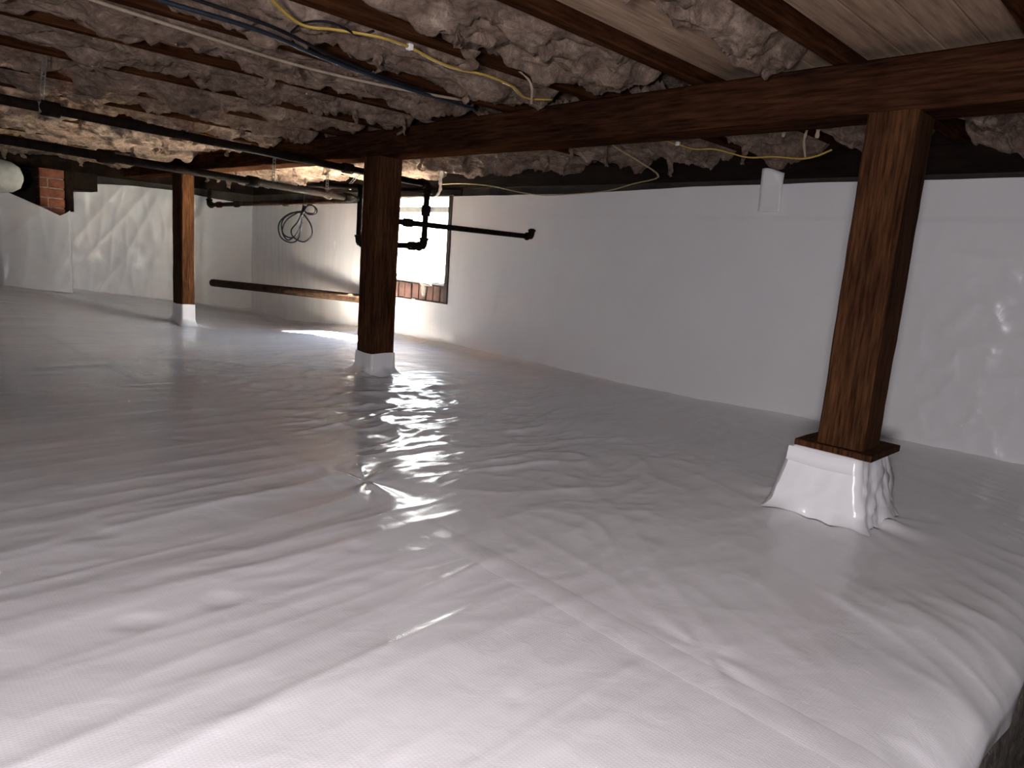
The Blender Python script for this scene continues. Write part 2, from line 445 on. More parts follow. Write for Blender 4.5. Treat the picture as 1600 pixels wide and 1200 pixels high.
# ------------------------------------------------------------------ setting: floor
def build_floor():
    n1 = 300; n2 = 380
    xa = np.concatenate([np.linspace(WALL_X - 0.02, -3.2, 320)[:-1], np.linspace(-3.2, LEDGE_X, 330)])
    ya = np.linspace(-1.55, WALL_Y + 0.02, 470)
    X, Y = np.meshgrid(xa, ya, indexing='ij')
    Z = floor_h(X, Y)
    # skirt over the ledge
    k = 9
    edge = Z[-1]
    xs, zs = [], []
    for i in range(1, k + 1):
        t = i / k
        dz = 0.07 * t * (1 + 0.25 * pn(ya * 4, ya * 0, 0, 95))
        xs.append(LEDGE_X + 0.018 * np.sin(min(1, t * 2) * math.pi / 2) + 0.012 * pn(ya * 9, ya * 0 + t, 0, 96) * t)
        zs.append(edge - dz)
    X = np.concatenate([X, np.array(xs)]); Z = np.concatenate([Z, np.array(zs)]); Y = np.concatenate([Y, np.repeat(ya[None], k, 0)])
    o = grid_mesh('floor', X, Y, Z, M['floor'])
    tag(o, 'white plastic vapour barrier sheet covering the crawl space floor', None, None, 'structure')
    # overlap tape along the seam
    xa = np.linspace(-8.6, LEDGE_X - 0.02, 700)
    va = np.linspace(0, 1, 7)
    XX, VV = np.meshgrid(xa, va, indexing='ij')
    yc = 1.29 + 0.02 * pn(xa * 0.5, xa * 0, 0, 7) + np.where(xa < -2.2, (xa + 2.2) * 0.02, 0)
    YY = yc[:, None] + (VV - 0.5) * 0.092
    ZZ = floor_h(XX, YY) + 0.0014 * np.minimum(1, 4 * np.minimum(VV, 1 - VV)) + 0.0006
    grid_mesh('seam_tape', XX, YY, ZZ, M['floor'], o)
    return o
floor = build_floor()

# earth bank under the liner edge and the aisle where the photographer stands
def build_bank():
    ya = np.linspace(-1.6, 4.2, 240); za = np.linspace(-0.95, -0.045, 60)
    Y, Z = np.meshgrid(ya, za, indexing='ij')
    X = LEDGE_X + 0.004 + 0.02 * (0 - Z) + 0.03 * fbm(Y * 5, Z * 5, 5, 5) * sstep(-0.05, -0.2, Z)
    o = grid_mesh('wall_ledge', X, Y, Z, M['dirt'], flip=True)
    tag(o, 'dark earth bank below the edge of the white floor sheet', None, None, 'structure')
build_bank()
def build_aisle():
    X, Y = np.meshgrid(np.linspace(-0.25, 1.5, 40), np.linspace(-1.6, 4.2, 90), indexing='ij')
    o = grid_mesh('floor_aisle', X, Y, -0.93 + 0.02 * fbm(X * 3, Y * 3, 9, 4), M['dirt'])
    tag(o, 'bare earth aisle beside the raised sheeted floor', None, None, 'structure')
build_aisle()

# ------------------------------------------------------------------ setting: walls
def wall_from_boxes(name, boxes, m, label):
    bm = bmesh.new()
    for b in boxes: add_box(bm, *b)
    bmesh.ops.recalc_face_normals(bm, faces=bm.faces)
    me = bpy.data.meshes.new(name); bm.to_mesh(me); bm.free()
    return tag(link(name, me, m), label, None, None, 'structure')
x0, x1, z0, z1 = WIN
wb = wall_from_boxes('wall_back', [(WALL_X - 0.3, x0, WALL_Y + 0.005, WALL_Y + 0.16, -1.0, 1.46), (x1, 1.8, WALL_Y + 0.005, WALL_Y + 0.16, -1.0, 1.46),
                                   (x0, x1, WALL_Y + 0.005, WALL_Y + 0.16, -1.0, 0.40)],
                     M['concrete'], 'foundation wall with the window, mostly hidden behind white sheeting')
wall_from_boxes('wall_left', [(WALL_X - 0.3, WALL_X - 0.005, -2.0, WALL_Y + 0.005, -1.0, 1.46)], M['concrete'], 'far foundation wall behind white sheeting and the brick pier')
wall_from_boxes('wall_right', [(1.5, 1.8, -2.0, WALL_Y + 0.005, -1.0, 1.84)], M['concrete'], 'foundation wall beside the aisle')
wall_from_boxes('wall_front', [(WALL_X - 0.005, 1.5, -2.0, -1.6, -1.0, 1.84)], M['concrete'], 'foundation wall behind the photographer')

# mud sills and rim boards
for k, (b, lab) in enumerate([((WALL_X - 0.3, 1.8, WALL_Y + 0.0, WALL_Y + 0.15, 1.46, 1.61), 'dark mud sill along the top of the window wall'),
                              ((WALL_X - 0.3, 1.8, WALL_Y + 0.04, WALL_Y + 0.10, 1.61, 1.84), 'dark rim board above the mud sill of the window wall'),
                              ((WALL_X - 0.2, WALL_X + 0.02, -2.0, WALL_Y, 1.46, 1.61), 'dark mud sill along the top of the far wall'),
                              ((WALL_X - 0.2, WALL_X - 0.10, -2.0, WALL_Y, 1.61, 1.84), 'dark rim board above the mud sill of the far wall')]):
    if k in (0, 1):
        o = rough_timber('trim_%d' % (k + 1), 'x', b[0], b[1], b[2], b[3], b[4], b[5], M['dark_wood'], s=k * 3, amp=0.004)
    else:
        o = rough_timber('trim_%d' % (k + 1), 'y', b[2], b[3], b[0], b[1], b[4], b[5], M['dark_wood'], s=k * 3, amp=0.004)
    tag(o, lab, None, None, 'structure')
hd = rough_timber('trim_5', 'x', WIN[0] - 0.05, WIN[1] + 0.12, WALL_Y - 0.012, WALL_Y + 0.14, WIN[3], 1.458, M['dark_wood'], s=21)
tag(hd, 'dark wooden header over the bright window', None, None, 'structure')

# brick sill: bricks on edge below the window
bw = 0.112
nb = int((x1 - x0) / bw)
bm = bmesh.new(); add_box(bm, x0, x1, WALL_Y + 0.012, WALL_Y + 0.15, 0.40, z0 - 0.006)
bmesh.ops.recalc_face_normals(bm, faces=bm.faces)
me = bpy.data.meshes.new('mortar_bed'); bm.to_mesh(me); bm.free(); link('mortar_bed', me, M['mortar'], wb)
for i in range(nb):
    a = x0 + (x1 - x0) * i / nb; c = x0 + (x1 - x0) * (i + 1) / nb
    pr = rng.uniform(-0.006, 0.008)
    box('brick', (a + 0.006, c - 0.006, WALL_Y - 0.004 + pr, WALL_Y + 0.13, 0.405, z0 - rng.uniform(0, 0.014)), M['sill_brick'], wb, 0.006)
# lump of crumbling mortar on the sill
v = []; f = []
def lump(name, cx, cy, cz, sx, sy, sz, m, parent, s):
    U, V = np.meshgrid(np.linspace(0, 2 * math.pi, 19), np.linspace(0.02, math.pi - 0.02, 11), indexing='ij')
    r = 1 + 0.5 * pn(np.cos(U) * 2 + s, np.sin(U) * 2 + np.cos(V) * 2, 0, s)
    r[-1] = r[0]
    return grid_mesh(name, cx + sx * r * np.cos(U) * np.sin(V), cy + sy * r * np.sin(U) * np.sin(V), cz + sz * r * np.cos(V), m, parent)
lump('mortar_lump', -5.50, WALL_Y - 0.006, 0.52, 0.045, 0.012, 0.07, M['mortar'], wb, 3)
lump('mortar_lump', -5.47, WALL_Y - 0.006, 0.565, 0.10, 0.014, 0.018, M['mortar'], wb, 5)

# ------------------------------------------------------------------ setting: window
win = empty('window_1', ((x0 + x1) / 2, WALL_Y + 0.06, z0)); tag(win, 'basement window glaring with daylight behind the middle post', None, None, 'structure')
box('sill_board', (x0, x1, WALL_Y + 0.01, WALL_Y + 0.14, z0 - 0.002, z0 + 0.03), M['pale_paint'], win, 0.004)
box('bottom_rail', (x0 + 0.03, x1 - 0.03, WALL_Y + 0.07, WALL_Y + 0.11, z0 + 0.03, z0 + 0.075), M['pale_paint'], win, 0.004)
box('top_rail', (x0 + 0.03, x1 - 0.03, WALL_Y + 0.07, WALL_Y + 0.11, 1.255, 1.31), M['pale_paint'], win, 0.004)
box('jamb', (x0, x0 + 0.03, WALL_Y - 0.02, WALL_Y + 0.14, z0 - 0.15, z1), M['frame_dark'], win, 0.004)
box('jamb', (x1 - 0.035, x1 + 0.02, WALL_Y - 0.03, WALL_Y + 0.14, z0 - 0.165, z1 + 0.01), M['frame_dark'], win, 0.006)
box('pane', (x0 + 0.03, x1 - 0.035, WALL_Y + 0.086, WALL_Y + 0.090, z0 + 0.06, 1.275), M['glass'], win)
box('pane', (x0 + 0.03, x1 - 0.035, WALL_Y + 0.086, WALL_Y + 0.090, 1.295, z1), M['glass'], win)

# sunlit paving outside
X, Y = np.meshgrid(np.linspace(-30, 20, 60), np.linspace(WALL_Y + 0.16, 40, 50), indexing='ij')
o = grid_mesh('floor_outdoor', X, Y, 0.46 + 0.02 * fbm(X * 0.6, Y * 0.6, 2, 3), M['ground_out'])
tag(o, 'sunlit pale ground outside the window', None, None, 'structure')

# ------------------------------------------------------------------ sheeting on the walls
def build_wall_liners():
    # window wall
    xa = np.concatenate([np.linspace(WALL_X + 0.005, WIN[0] + 0.0, 170), np.linspace(WIN[0] + 0.0, WIN[1] + 0.015, 75)[1:], np.linspace(WIN[1] + 0.015, 1.48, 520)[1:]])
    top = np.interp(xa, [-9.43, -9.0, -7, -5.2, -4.3, -3.6, -2.6, -1.8, -0.9, 1.5], [1.33, 1.35, 1.385, 1.392, 1.395, 1.395, 1.425, 1.432, 1.432, 1.432]) + 0.006 * pn(xa * 3, xa * 0, 0, 12)
    ta = np.linspace(0, 1, 110)
    bot = np.where(xa < LEDGE_X - 0.15, floor_base(xa, WALL_Y + 0 * xa) - 0.005, -0.9)
    X = np.repeat(xa[:, None], len(ta), 1); Z = bot[:, None] + (top - bot)[:, None] * ta[None]
    Y = WALL_Y - 0.012 - 0.010 * fbm(X * 1.4, Z * 2.0, 3, 3)
    Y -= 0.006 * ridge(X * 5 + 0.6 * pn(X, Z, 0, 4), Z * 0.6, 6) ** 2 * sstep(-3.3, -4.3, X)            # hanging creases left of centre
    Y -= (0.006 * ridge(X * 6 + pn(X * 3, Z * 3, 0, 14), Z * 5, 8) ** 2 + 0.003 * ridge(X * 11, Z * 9 + X * 3, 9) ** 2) * sstep(-1.5, -0.9, X) * sstep(1.25, 1.05, Z)           # crinkles at the right
    Y -= 0.004 * sstep(1.235, 1.225, Z - 0.02 * pn(X * 0.8, X * 0, 0, 15)) * sstep(-4.1, -3.6, X)       # upper strip laps over the lower one
    Y += 0.03 * np.exp(-np.maximum(0, X - WALL_X) / 0.05) * 0
    cx = 0.5 * (X[:-1, :-1] + X[1:, 1:]); cz = 0.5 * (Z[:-1, :-1] + Z[1:, 1:])
    hole = (cx > WIN[0]) & (cx < WIN[1] + 0.015) & (cz > 0.405 + 0.012 * pn(cx * 9, cx * 0, 0, 16))
    o = grid_mesh('wall_liner', X, Y, Z, M['wall_liner'], mask=~hole, flip=False)
    tag(o, 'white plastic sheeting hung over the long wall around the window', 'plastic sheet')
    # far left wall, bulging over the pier
    ya = np.concatenate([np.linspace(-1.58, 1.95, 190), np.linspace(1.955, 2.02, 8), np.linspace(2.03, 2.22, 12), np.linspace(2.225, 2.25, 4), np.linspace(2.26, WALL_Y - 0.01, 120)])
    top = np.interp(ya, [-1.6, 1.35, 1.69, 1.84, 1.90, 1.94, 1.99, 2.0, 2.225, 2.245, 2.6, 3.1, 3.6, 4.13], [1.3, 1.17, 1.03, 0.965, 1.0, 1.035, 1.03, 1.245, 1.265, 1.365, 1.392, 1.40, 1.355, 1.33]) + 0.005 * pn(ya * 6, ya * 0, 0, 17)
    ta = np.linspace(0, 1, 90)
    bot = floor_base(WALL_X + 0 * ya, ya) - 0.005
    Y = np.repeat(ya[:, None], len(ta), 1); Z = bot[:, None] + (top - bot)[:, None] * ta[None]
    X = WALL_X + 0.012 + 0.03 * fbm(Y * 1.6, Z * 1.8, 33, 3) * sstep(0.0, 0.3, Z) + 0.285 * sstep(2.0, 1.93, Y) * sstep(1.1, 1.3, Y + 0.0) 
    X += 0.012 * ridge(Y * 2.0 - Z * 1.4, Z * 0.5, 35) ** 4 + 0.006 * ridge(Y * 6 + 0.5 * pn(Y * 2, Z * 2, 0, 37), Z * 1.3, 36) ** 2 + 0.004 * pn(Y * 9, Z * 6, 0, 38)
    X = np.maximum(X, WALL_X + 0.004)
    o = grid_mesh('wall_liner', X, Y, Z, M['wall_liner'], flip=True)
    tag(o, 'crinkled white plastic sheeting on the far left wall below the brick pier', 'plastic sheet')
build_wall_liners()

# ------------------------------------------------------------------ ceiling: boards, joists
ceil = wall_from_boxes('ceiling', [(WALL_X - 0.3, 1.8, -2.0, WALL_Y + 0.16, JT + 0.024, JT + 0.10)], M['dark_wood'], 'floor deck overhead with joists, boards and sagging insulation')
def plank(a, b, ya, yb, s):
    o = rough_timber('plank', 'y', ya, yb, a + 0.003, b - 0.003, JT + 0.0005 + rng.uniform(0, 0.003), JT + 0.023, M['plank'], ceil, amp=0.0015, step=0.3, s=s, bev=0.003)
for bay in range(-1, 17):
    xr = 0.035 if bay == -1 else -0.53 - 0.565 * bay
    n = 4
    for k in range(n):
        a = xr - 0.565 * (k + 1) / n; b = xr - 0.565 * k / n
        plank(a, b, -1.58, WALL_Y - 0.002, bay * 5 + k + 10)
        if bay in (-1, 0, 1):          # pale boards let in low between the joists at the right
            a2 = xr - 0.032 - 0.501 * (k + 1) / n; b2 = xr - 0.032 - 0.501 * k / n
            rough_timber('plank', 'y', -1.5, 2.80, a2 + 0.002, b2 - 0.002, 1.652 + rng.uniform(0, 0.005), 1.675, M['plank'], ceil, amp=0.0015, step=0.3, s=bay * 7 + k, bev=0.003)
for k, jx in enumerate(JOISTS):
    rough_timber('joist', 'y', -1.58, WALL_Y + 0.035, jx - 0.03, jx + 0.03, JB + 0.001, JT - 0.001, M['joist'], ceil, s=k * 4, amp=0.002, step=0.12)

# ------------------------------------------------------------------ beam, posts, piers
beam = rough_timber('support_beam', 'x', WALL_X + 0.03, 1.49, BEAM_Y0, BEAM_Y1, 1.432, JB - 0.002, M['beam'], s=60, amp=0.004, step=0.06,
                    zlow=lambda t: np.clip((-2.0 - t) * 0.0075, 0, 0.05))
tag(beam, 'long dark-stained timber beam carrying the joists across the three posts', 'beam')
def beam_low(x): return 1.432 + float(np.clip((-2.0 - x) * 0.0075, 0, 0.05))

def wrap_sleeve(name, b, zt, parent, s, pad=0.006, flare=0.07):
    """white sheet wrapped round the foot of a post, spreading onto the floor"""
    x0, x1, y0, y1 = b
    per = []
    n = 10
    for (p, q) in (((x0, y0), (x1, y0)), ((x1, y0), (x1, y1)), ((x1, y1), (x0, y1)), ((x0, y1), (x0, y0))):
        for i in range(n): per.append((p[0] + (q[0] - p[0]) * i / n, p[1] + (q[1] - p[1]) * i / n))
    per.append(per[0]); P = np.array(per); cx = (x0 + x1) / 2; cy = (y0 + y1) / 2
    dx = P[:, 0] - cx; dy = P[:, 1] - cy; L = np.sqrt(dx ** 2 + dy ** 2)
    th = np.arctan2(dy, dx)
    ta = np.linspace(0, 1, 16)
    fl = np.where(ta > 0.6, ((ta - 0.6) / 0.4) ** 2, 0)
    off = pad + 0.004 * (1 + np.cos(th * 6 + s))[:, None] * ta[None] + fl[None] * (flare * (0.8 + 0.5 * np.sin(th * 3 + s)))[:, None]
    X = P[:, 0:1] + (dx / L)[:, None] * off; Y = P[:, 1:2] + (dy / L)[:, None] * off
    zb = floor_h(X[:, -1], Y[:, -1]) + 0.003
    zz = zt + 0.004 * np.sin(th * 2 + s)
    Z = zz[:, None] + (zb - zz)[:, None] * np.minimum(1, ta * 1.02)[None]
    low = floor_h(X, Y) + 0.003
    Z = np.maximum(Z, low)
    return grid_mesh(name, X, Y, Z, M['wrap'], parent, flip=True)

labels = ['thick brown timber post with plank shim standing on the white wrapped pier', 'dark timber post in front of the bright window', 'far timber post nearest the brick pier']
for k, b in enumerate(POSTS):
    cx = (b[0] + b[1]) / 2; cy = (b[2] + b[3]) / 2
    fz = float(floor_h(cx, b[2] - 0.05))
    zb = 0.285 if k == 0 else fz - 0.03
    root = empty('support_post', (cx, cy, zb)); tag(root, labels[k], 'post', 'posts under the beam')
    rough_timber('shaft', 'z', zb, beam_low(cx) + 0.002, b[0], b[1], b[2], b[3], M['post'], root, s=80 + k * 7, amp=0.004, step=0.03, bev=0.008)
    if k == 0:
        rough_timber('shim_plate', 'x', b[0] - 0.065, b[1] + 0.045, b[2] - 0.03, b[3] + 0.09, 0.262, 0.2855, M['post'], root, s=99, amp=0.002, bev=0.003)
    else:
        tag(wrap_sleeve('foot_wrap', b, (0.17, 0.155)[k - 1], root, k), 'white plastic sheet wrapped round the post foot')

def build_pier():
    root = empty('wrapped_pier', (-0.93, 2.66, 0)); tag(root, 'white plastic wrapped concrete pier block under the right post', 'pier')
    top = (-1.05, -0.80, 2.515, 2.80); bot = (-1.095, -0.745, 2.475, 2.86)
    n = 22; m = 34
    def per(b):
        P = []
        r = 0.018
        cs = [(b[0], b[2]), (b[1], b[2]), (b[1], b[3]), (b[0], b[3])]
        for i in range(4):
            p = np.array(cs[i]); q = np.array(cs[(i + 1) % 4])
            d = (q - p) / np.linalg.norm(q - p)
            a = p + d * r; c = q - d * r
            for t in np.linspace(0, 1, n): P.append(a + (c - a) * t)
        P.append(P[0]); return np.array(P)
    T = per(top); B = per(bot)
    ta = np.linspace(0, 1, m)
    c = np.array([-0.935, 2.66])
    X = np.zeros((len(T), m)); Y = X.copy(); Z = X.copy()
    s = np.linspace(0, 4, len(T))
    for j, t in enumerate(ta):
        P = T + (B - T) * t
        d = P - c; L = np.linalg.norm(d, axis=1)[:, None]
        side = sstep(0.98, 1.03, s) * sstep(2.02, 1.98, s)                   # face towards +x is the crumpled one
        w = (0.003 + 0.014 * side) * (ridge(s * 7 + 0.8 * t, s * 0 + t * 1.3, 21) ** 1.5) + (0.002 + 0.007 * side) * pn(s * 12, t * 7 + s * 0, 0, 23)
        fl = max(0, (t - 0.80) / 0.20) ** 2
        corner = np.abs(np.sin((s) * math.pi))                              # 0 at corners
        w = w * (0.3 + 0.7 * min(1, t * 4)) + fl * (0.012 + 0.022 * (1 - corner) ** 3 + 0.012 * np.sin(s * 9))
        P = P + d / L * w[:, None]
        X[:, j] = P[:, 0]; Y[:, j] = P[:, 1]; Z[:, j] = 0.258 * (1 - t)
    Zb = floor_h(X[:, -1], Y[:, -1]) + 0.003
    Z = 0.258 + (Zb[:, None] - 0.258) * np.minimum(1, ta * 1.01)[None]
    Z = np.maximum(Z, floor_h(X, Y) + 0.003)
    Z[:, 0] -= 0.0; 
    # round the rim over
    X2 = T[:, 0:1] * 0.96 + c[0] * 0.04; Y2 = T[:, 1:2] * 0.96 + c[1] * 0.04
    X = np.concatenate([X2 * 0 + c[0], X2 * 0.5 + c[0] * 0.5, X2, X], 1); Y = np.concatenate([Y2 * 0 + c[1], Y2 * .5 + c[1] * .5, Y2, Y], 1)
    zt = np.full((len(T), 1), 0.262)
    Z = np.concatenate([zt, zt, zt + 0.001, Z], 1)
    grid_mesh('sheet_wrap', X, Y, Z, M['wrap'], root, flip=True)
    # folded-over rim strip and tape patch
    pts = [(-1.048, 2.508, 0.25), (-0.93, 2.506, 0.246), (-0.812, 2.508, 0.25)]
    v = []; f = []
    for i, (px, py, pz) in enumerate(smooth_path(pts, 6)):
        v += [(px, py, pz + 0.008), (px, py - 0.004, pz - 0.004), (px, py - 0.010, pz - 0.042), (px, py - 0.006, pz - 0.044)]
    nn = len(v) // 4
    for i in range(nn - 1):
        for q in range(3): f.append((i * 4 + q, i * 4 + q + 1, (i + 1) * 4 + q + 1, (i + 1) * 4 + q))
    from_py('rim_fold', v, f, M['wrap'], root, True)
build_pier()

# ------------------------------------------------------------------ insulation batts
ORD = ['first', 'second', 'third', 'fourth', 'fifth', 'sixth', 'seventh', 'eighth', 'ninth', 'tenth', 'eleventh', 'twelfth', 'thirteenth', 'fourteenth', 'fifteenth', 'sixteenth', 'seventeenth']
def batt_mesh(xc, wid, ya, yb, s, parent, z_mid=1.60, sag=1.0, cover=1.0, tilt=0.0):
    nu = 46; nv = int((yb - ya) / 0.0145)
    u = np.linspace(0, 1, nu); y = np.linspace(ya, yb, nv)
    U, Yv = np.meshgrid(u, y, indexing='ij')
    W = wid * (1.0 + 0.10 * cover * pn(Yv * 1.1, Yv * 0, 0, s)) 
    edge_l = 0.07 * pn(Yv * 1.7, Yv * 0 + 5, 0, s + 1) + 0.035 * pn(Yv * 6, Yv * 0 + 5, 0, s + 2)
    edge_r = 0.07 * pn(Yv * 1.7, Yv * 0 + 9, 0, s + 3) + 0.035 * pn(Yv * 6, Yv * 0 + 9, 0, s + 4)
    Xb = xc + (U - 0.5) * W + edge_l * (1 - U) + edge_r * U
    prof = np.sin(np.clip(U, 0, 1) * math.pi) ** 0.45
    a = Xb; b = Yv
    wq = 0.30 * pn(a * 3, b * 2, 0, s + 6)
    big = pn(a * 2.2 + wq, b * 1.2, 0, s + 7)
    lob = ridge(a * 4.0 + wq * 1.5, b * 1.9 - wq, s + 8)
    midn = fbm(a * 9 + wq * 3, b * 3.4, s + 9, 4, 0.58)
    crease = ridge(a * 10 + wq * 5, b * 2.8 + wq * 3, s + 10) ** 3
    drop = sag * (0.060 * big + 0.050 * lob + 0.085 * midn) + 0.022 * crease
    tq = drop / 0.034 + 0.8 * pn(a * 5, b * 2.5, 0, s + 11)                 # torn layers
    drop = 0.45 * drop + 0.55 * 0.034 * (np.floor(tq) + sstep(0.55, 0.98, tq - np.floor(tq)))
    Zb = z_mid - 0.005 - tilt * (Yv - ya) / (yb - ya) - drop * (0.35 + 0.65 * prof) + 0.13 * (1 - prof)
    # overhanging shreds: push sideways with the same folds
    Xo = Xb + 0.030 * fbm(a * 7 + 3, b * 6, s + 12, 3) * prof
    Yo = Yv + 0.045 * fbm(a * 6 + 8, b * 5, s + 13, 3)
    Yo = np.clip(Yo, ya - 0.03, yb + 0.03)
    end = np.minimum(1, np.minimum((Yv - ya) / 0.10, (yb - Yv) / 0.10))
    Zb = Zb + (0.10 if tilt == 0 else 0.03) * (1 - np.clip(end, 0, 1)) ** 2
    Zb = np.minimum(Zb, JT - 0.02)
    # top ring
    Xt0 = np.clip(Xo[:1], xc - 0.25, xc + 0.25) * 0 + Xo[:1]; Xt1 = Xo[-1:]
    top = np.full_like(Zb[:1], JT - 0.01)
    X = np.concatenate([Xo, Xt1 * 0.4 + xc * 0.6, Xt0 * 0.4 + xc * 0.6, Xo[:1]]); Y = np.concatenate([Yo, Yo[-1:], Yo[:1], Yo[:1]])
    Z = np.concatenate([Zb, top, top, Zb[:1]])
    return grid_mesh('blanket', X, Y, Z, M['batt'], parent, flip=True)

def wisp(parent, p, length, width, s):
    """ragged tongue of torn fibre hanging from a batt"""
    nu, nv = 9, 14
    u = np.linspace(-0.5, 0.5, nu); t = np.linspace(0, 1, nv)
    U, T = np.meshgrid(u, t, indexing='ij')
    wdt = width * (1 - T ** 1.6 * 0.92) * (1 + 0.5 * pn(U * 3, T * 4, 0, s))
    ang = s * 1.7
    X = p[0] + U * wdt * math.cos(ang) + 0.035 * pn(T * 2, U * 2, 0, s + 1) * T * 2
    Y = p[1] + U * wdt * math.sin(ang) + 0.035 * pn(T * 2 + 5, U * 2, 0, s + 2) * T * 2
    Z = p[2] + 0.03 - T * (length + 0.03) * (1 + 0.35 * pn(U * 5, T * 0, 0, s + 3))
    th = 0.012 * (1 - T * 0.7)
    nx, ny = -math.sin(ang), math.cos(ang)
    X2 = np.concatenate([X + nx * th * (1 - (2 * np.abs(U)) ** 2), (X - nx * th * (1 - (2 * np.abs(U)) ** 2))[::-1], X[:1] + nx * th[:1] * 0])
    Y2 = np.concatenate([Y + ny * th * (1 - (2 * np.abs(U)) ** 2), (Y - ny * th * (1 - (2 * np.abs(U)) ** 2))[::-1], Y[:1]])
    Z2 = np.concatenate([Z, Z[::-1], Z[:1]])
    return grid_mesh('torn_wisp', X2, Y2, Z2, M['batt'], parent)

for bay in range(1, 16):
    xr = -0.53 - 0.565 * bay; xc = xr - 0.2825
    root = empty('insulation_batt', (xc, 1.2, JB)); s = 200 + bay * 13
    if bay == 1:
        tag(root, 'narrow insulation batt slumped beside the pale bare boards, nearest the right post', 'insulation', 'batts on the near side of the beam')
        batt_mesh(xr - 0.135, 0.20, -0.4, 2.50, s, root, 1.605, 0.9)
        continue
    tag(root, 'brown insulation batt before the beam, %s full one left of the bare boards' % ORD[bay - 2], 'insulation', 'batts on the near side of the beam')
    batt_mesh(xc, 0.475, -0.4, 2.56, s, root, 1.632)
    for q in range(2):
        wisp(root, (xc + rng.uniform(-0.26, 0.26), rng.uniform(1.3, 2.45), 1.56), rng.uniform(0.03, 0.07), rng.uniform(0.03, 0.07), s + q)
for bay in range(0, 15):
    xr = -0.53 - 0.565 * bay; xc = xr - 0.2825
    root = empty('insulation_batt', (xc, 3.4, JB)); s = 600 + bay * 13
    tag(root, 'brown insulation batt behind the beam, %s bay from the right edge of the view' % ORD[bay], 'insulation', 'batts on the far side of the beam')
    batt_mesh(xc, 0.44, 2.84 if bay < 2 else 2.70, WALL_Y - 0.03, s, root, 1.655, sag=0.85, tilt=0.09)
    for q in range(2):
        wisp(root, (xc + rng.uniform(-0.26, 0.26), rng.uniform(2.9, 3.9), 1.54), rng.uniform(0.04, 0.09), rng.uniform(0.04, 0.10), s + q)

# ------------------------------------------------------------------ brick pier and bits by the far wall
def brick_pier():
    px0, px1, py0, py1 = WALL_X + 0.006, WALL_X + 0.265, 1.66, 1.895
    root = empty('brick_pier', ((px0 + px1) / 2, (py0 + py1) / 2, 0.1)); tag(root, 'red brick pier at the far left, its lower part hidden by white sheeting', 'brick pier')
    box('mortar_core', (px0, px1 - 0.008, py0 + 0.008, py1 - 0.008, 0.05, 1.455), M['mortar'], root)
    h = 0.092; g = 0.012; z = 1.455 - h
    r = 0
    while z > 0.80:
        cuts = [py0, py1] if r % 2 == 0 else [py0, py0 + 0.08, py1]
        for a, b in zip(cuts[:-1], cuts[1:]):
            box('brick', (px0 + 0.02, px1 + rng.uniform(-0.003, 0.004), a + (0.005 if a > py0 else 0), b - (0.005 if b < py1 else 0), z, z + h), M['brick'], root, 0.005)
        z -= h + g; r += 1
brick_pier()
tag(rough_timber('wood_block', 'z', 1.02, 1.455, WALL_X + 0.01, WALL_X + 0.25, 1.905, 1.985, M['dark_wood'], s=300), 'dark upright wood block right beside the red brick pier', 'wood block')
tag(rough_timber('wood_block', 'y', 1.99, 2.235, WALL_X + 0.006, WALL_X + 0.20, 1.27, 1.455, M['dark_wood'], s=310), 'dark wood block between the brick pier and the far end of the beam', 'wood block')
# white duct end
du = empty('duct', (-8.0, 0.4, 1.26)); tag(du, 'dusty white round duct at the left edge of the view below the joists', 'duct')
path = [(-8.0, -1.5, 1.26), (-8.0, 0.2, 1.26), (-8.0, 1.15, 1.26), (-8.0, 1.24, 1.26), (-8.0, 1.30, 1.26), (-8.0, 1.325, 1.26)]
tube('duct_body', path, [0.15, 0.15, 0.15, 0.135, 0.095, 0.03], M['duct'], du, 20)
for yy in (0.15, 1.0):
    v, f = tube_data([(-8.0, yy, 1.26), (-8.0, yy + 0.02, 1.26)], 0.154, 20)
    from_py('hanger_band', v, f, M['galv'], du, True)
    tube('hanger_strap', [(-8.0, yy + 0.01, 1.40), (-8.0, yy + 0.01, 1.62)], 0.006, M['galv'], du, 6)

# ------------------------------------------------------------------ pipes
def pipe(label, pts, r, m, bends=(), couplings=(), name='pipe', loc=None, smooth_corner=True):
    """straight runs with round elbow fittings at inner corners"""
    P = [Vector(p) for p in pts]
    root = empty(name, P[0] if loc is None else loc); tag(root, label, 'pipe')
    for i in range(len(P) - 1):
        tube('pipe_run', [P[i], P[i].lerp(P[i + 1], 0.5), P[i + 1]], r, m, root, 12)
    for i in range(1, len(P) - 1):
        a = (P[i - 1] - P[i]).normalized(); b = (P[i + 1] - P[i]).normalized()
        L = r * 2.6
        arc = [P[i] + a * L, P[i] + a * (L * 0.45) + b * (L * 0.12), P[i] + (a + b) * (L * 0.2), P[i] + b * (L * 0.45) + a * (L * 0.12), P[i] + b * L]
        eb = tube('elbow', smooth_path(arc, 3), r * 1.38, m, root, 12)
        for d in (a, b):
            tube('collar', [P[i] + d * (L * 0.85), P[i] + d * (L * 1.15)], r * 1.62, m, eb, 12)
    for (i, t) in couplings:
        d = (P[i + 1] - P[i]).normalized(); c = P[i].lerp(P[i + 1], t)
        tube('coupling', [c - d * r * 1.8, c - d * r * 1.6, c + d * r * 1.6, c + d * r * 1.8], [r * 1.2, r * 1.5, r * 1.5, r * 1.2], m, root, 12)
    return root
pA = [(-3.72, -0.6, 1.385), (-4.10, 2.35, 1.383), (-4.452, 3.33, 1.381), (-4.462, 3.33, 0.910), (-5.378, 3.33, 0.903), (-5.425, 3.33, 1.285)]
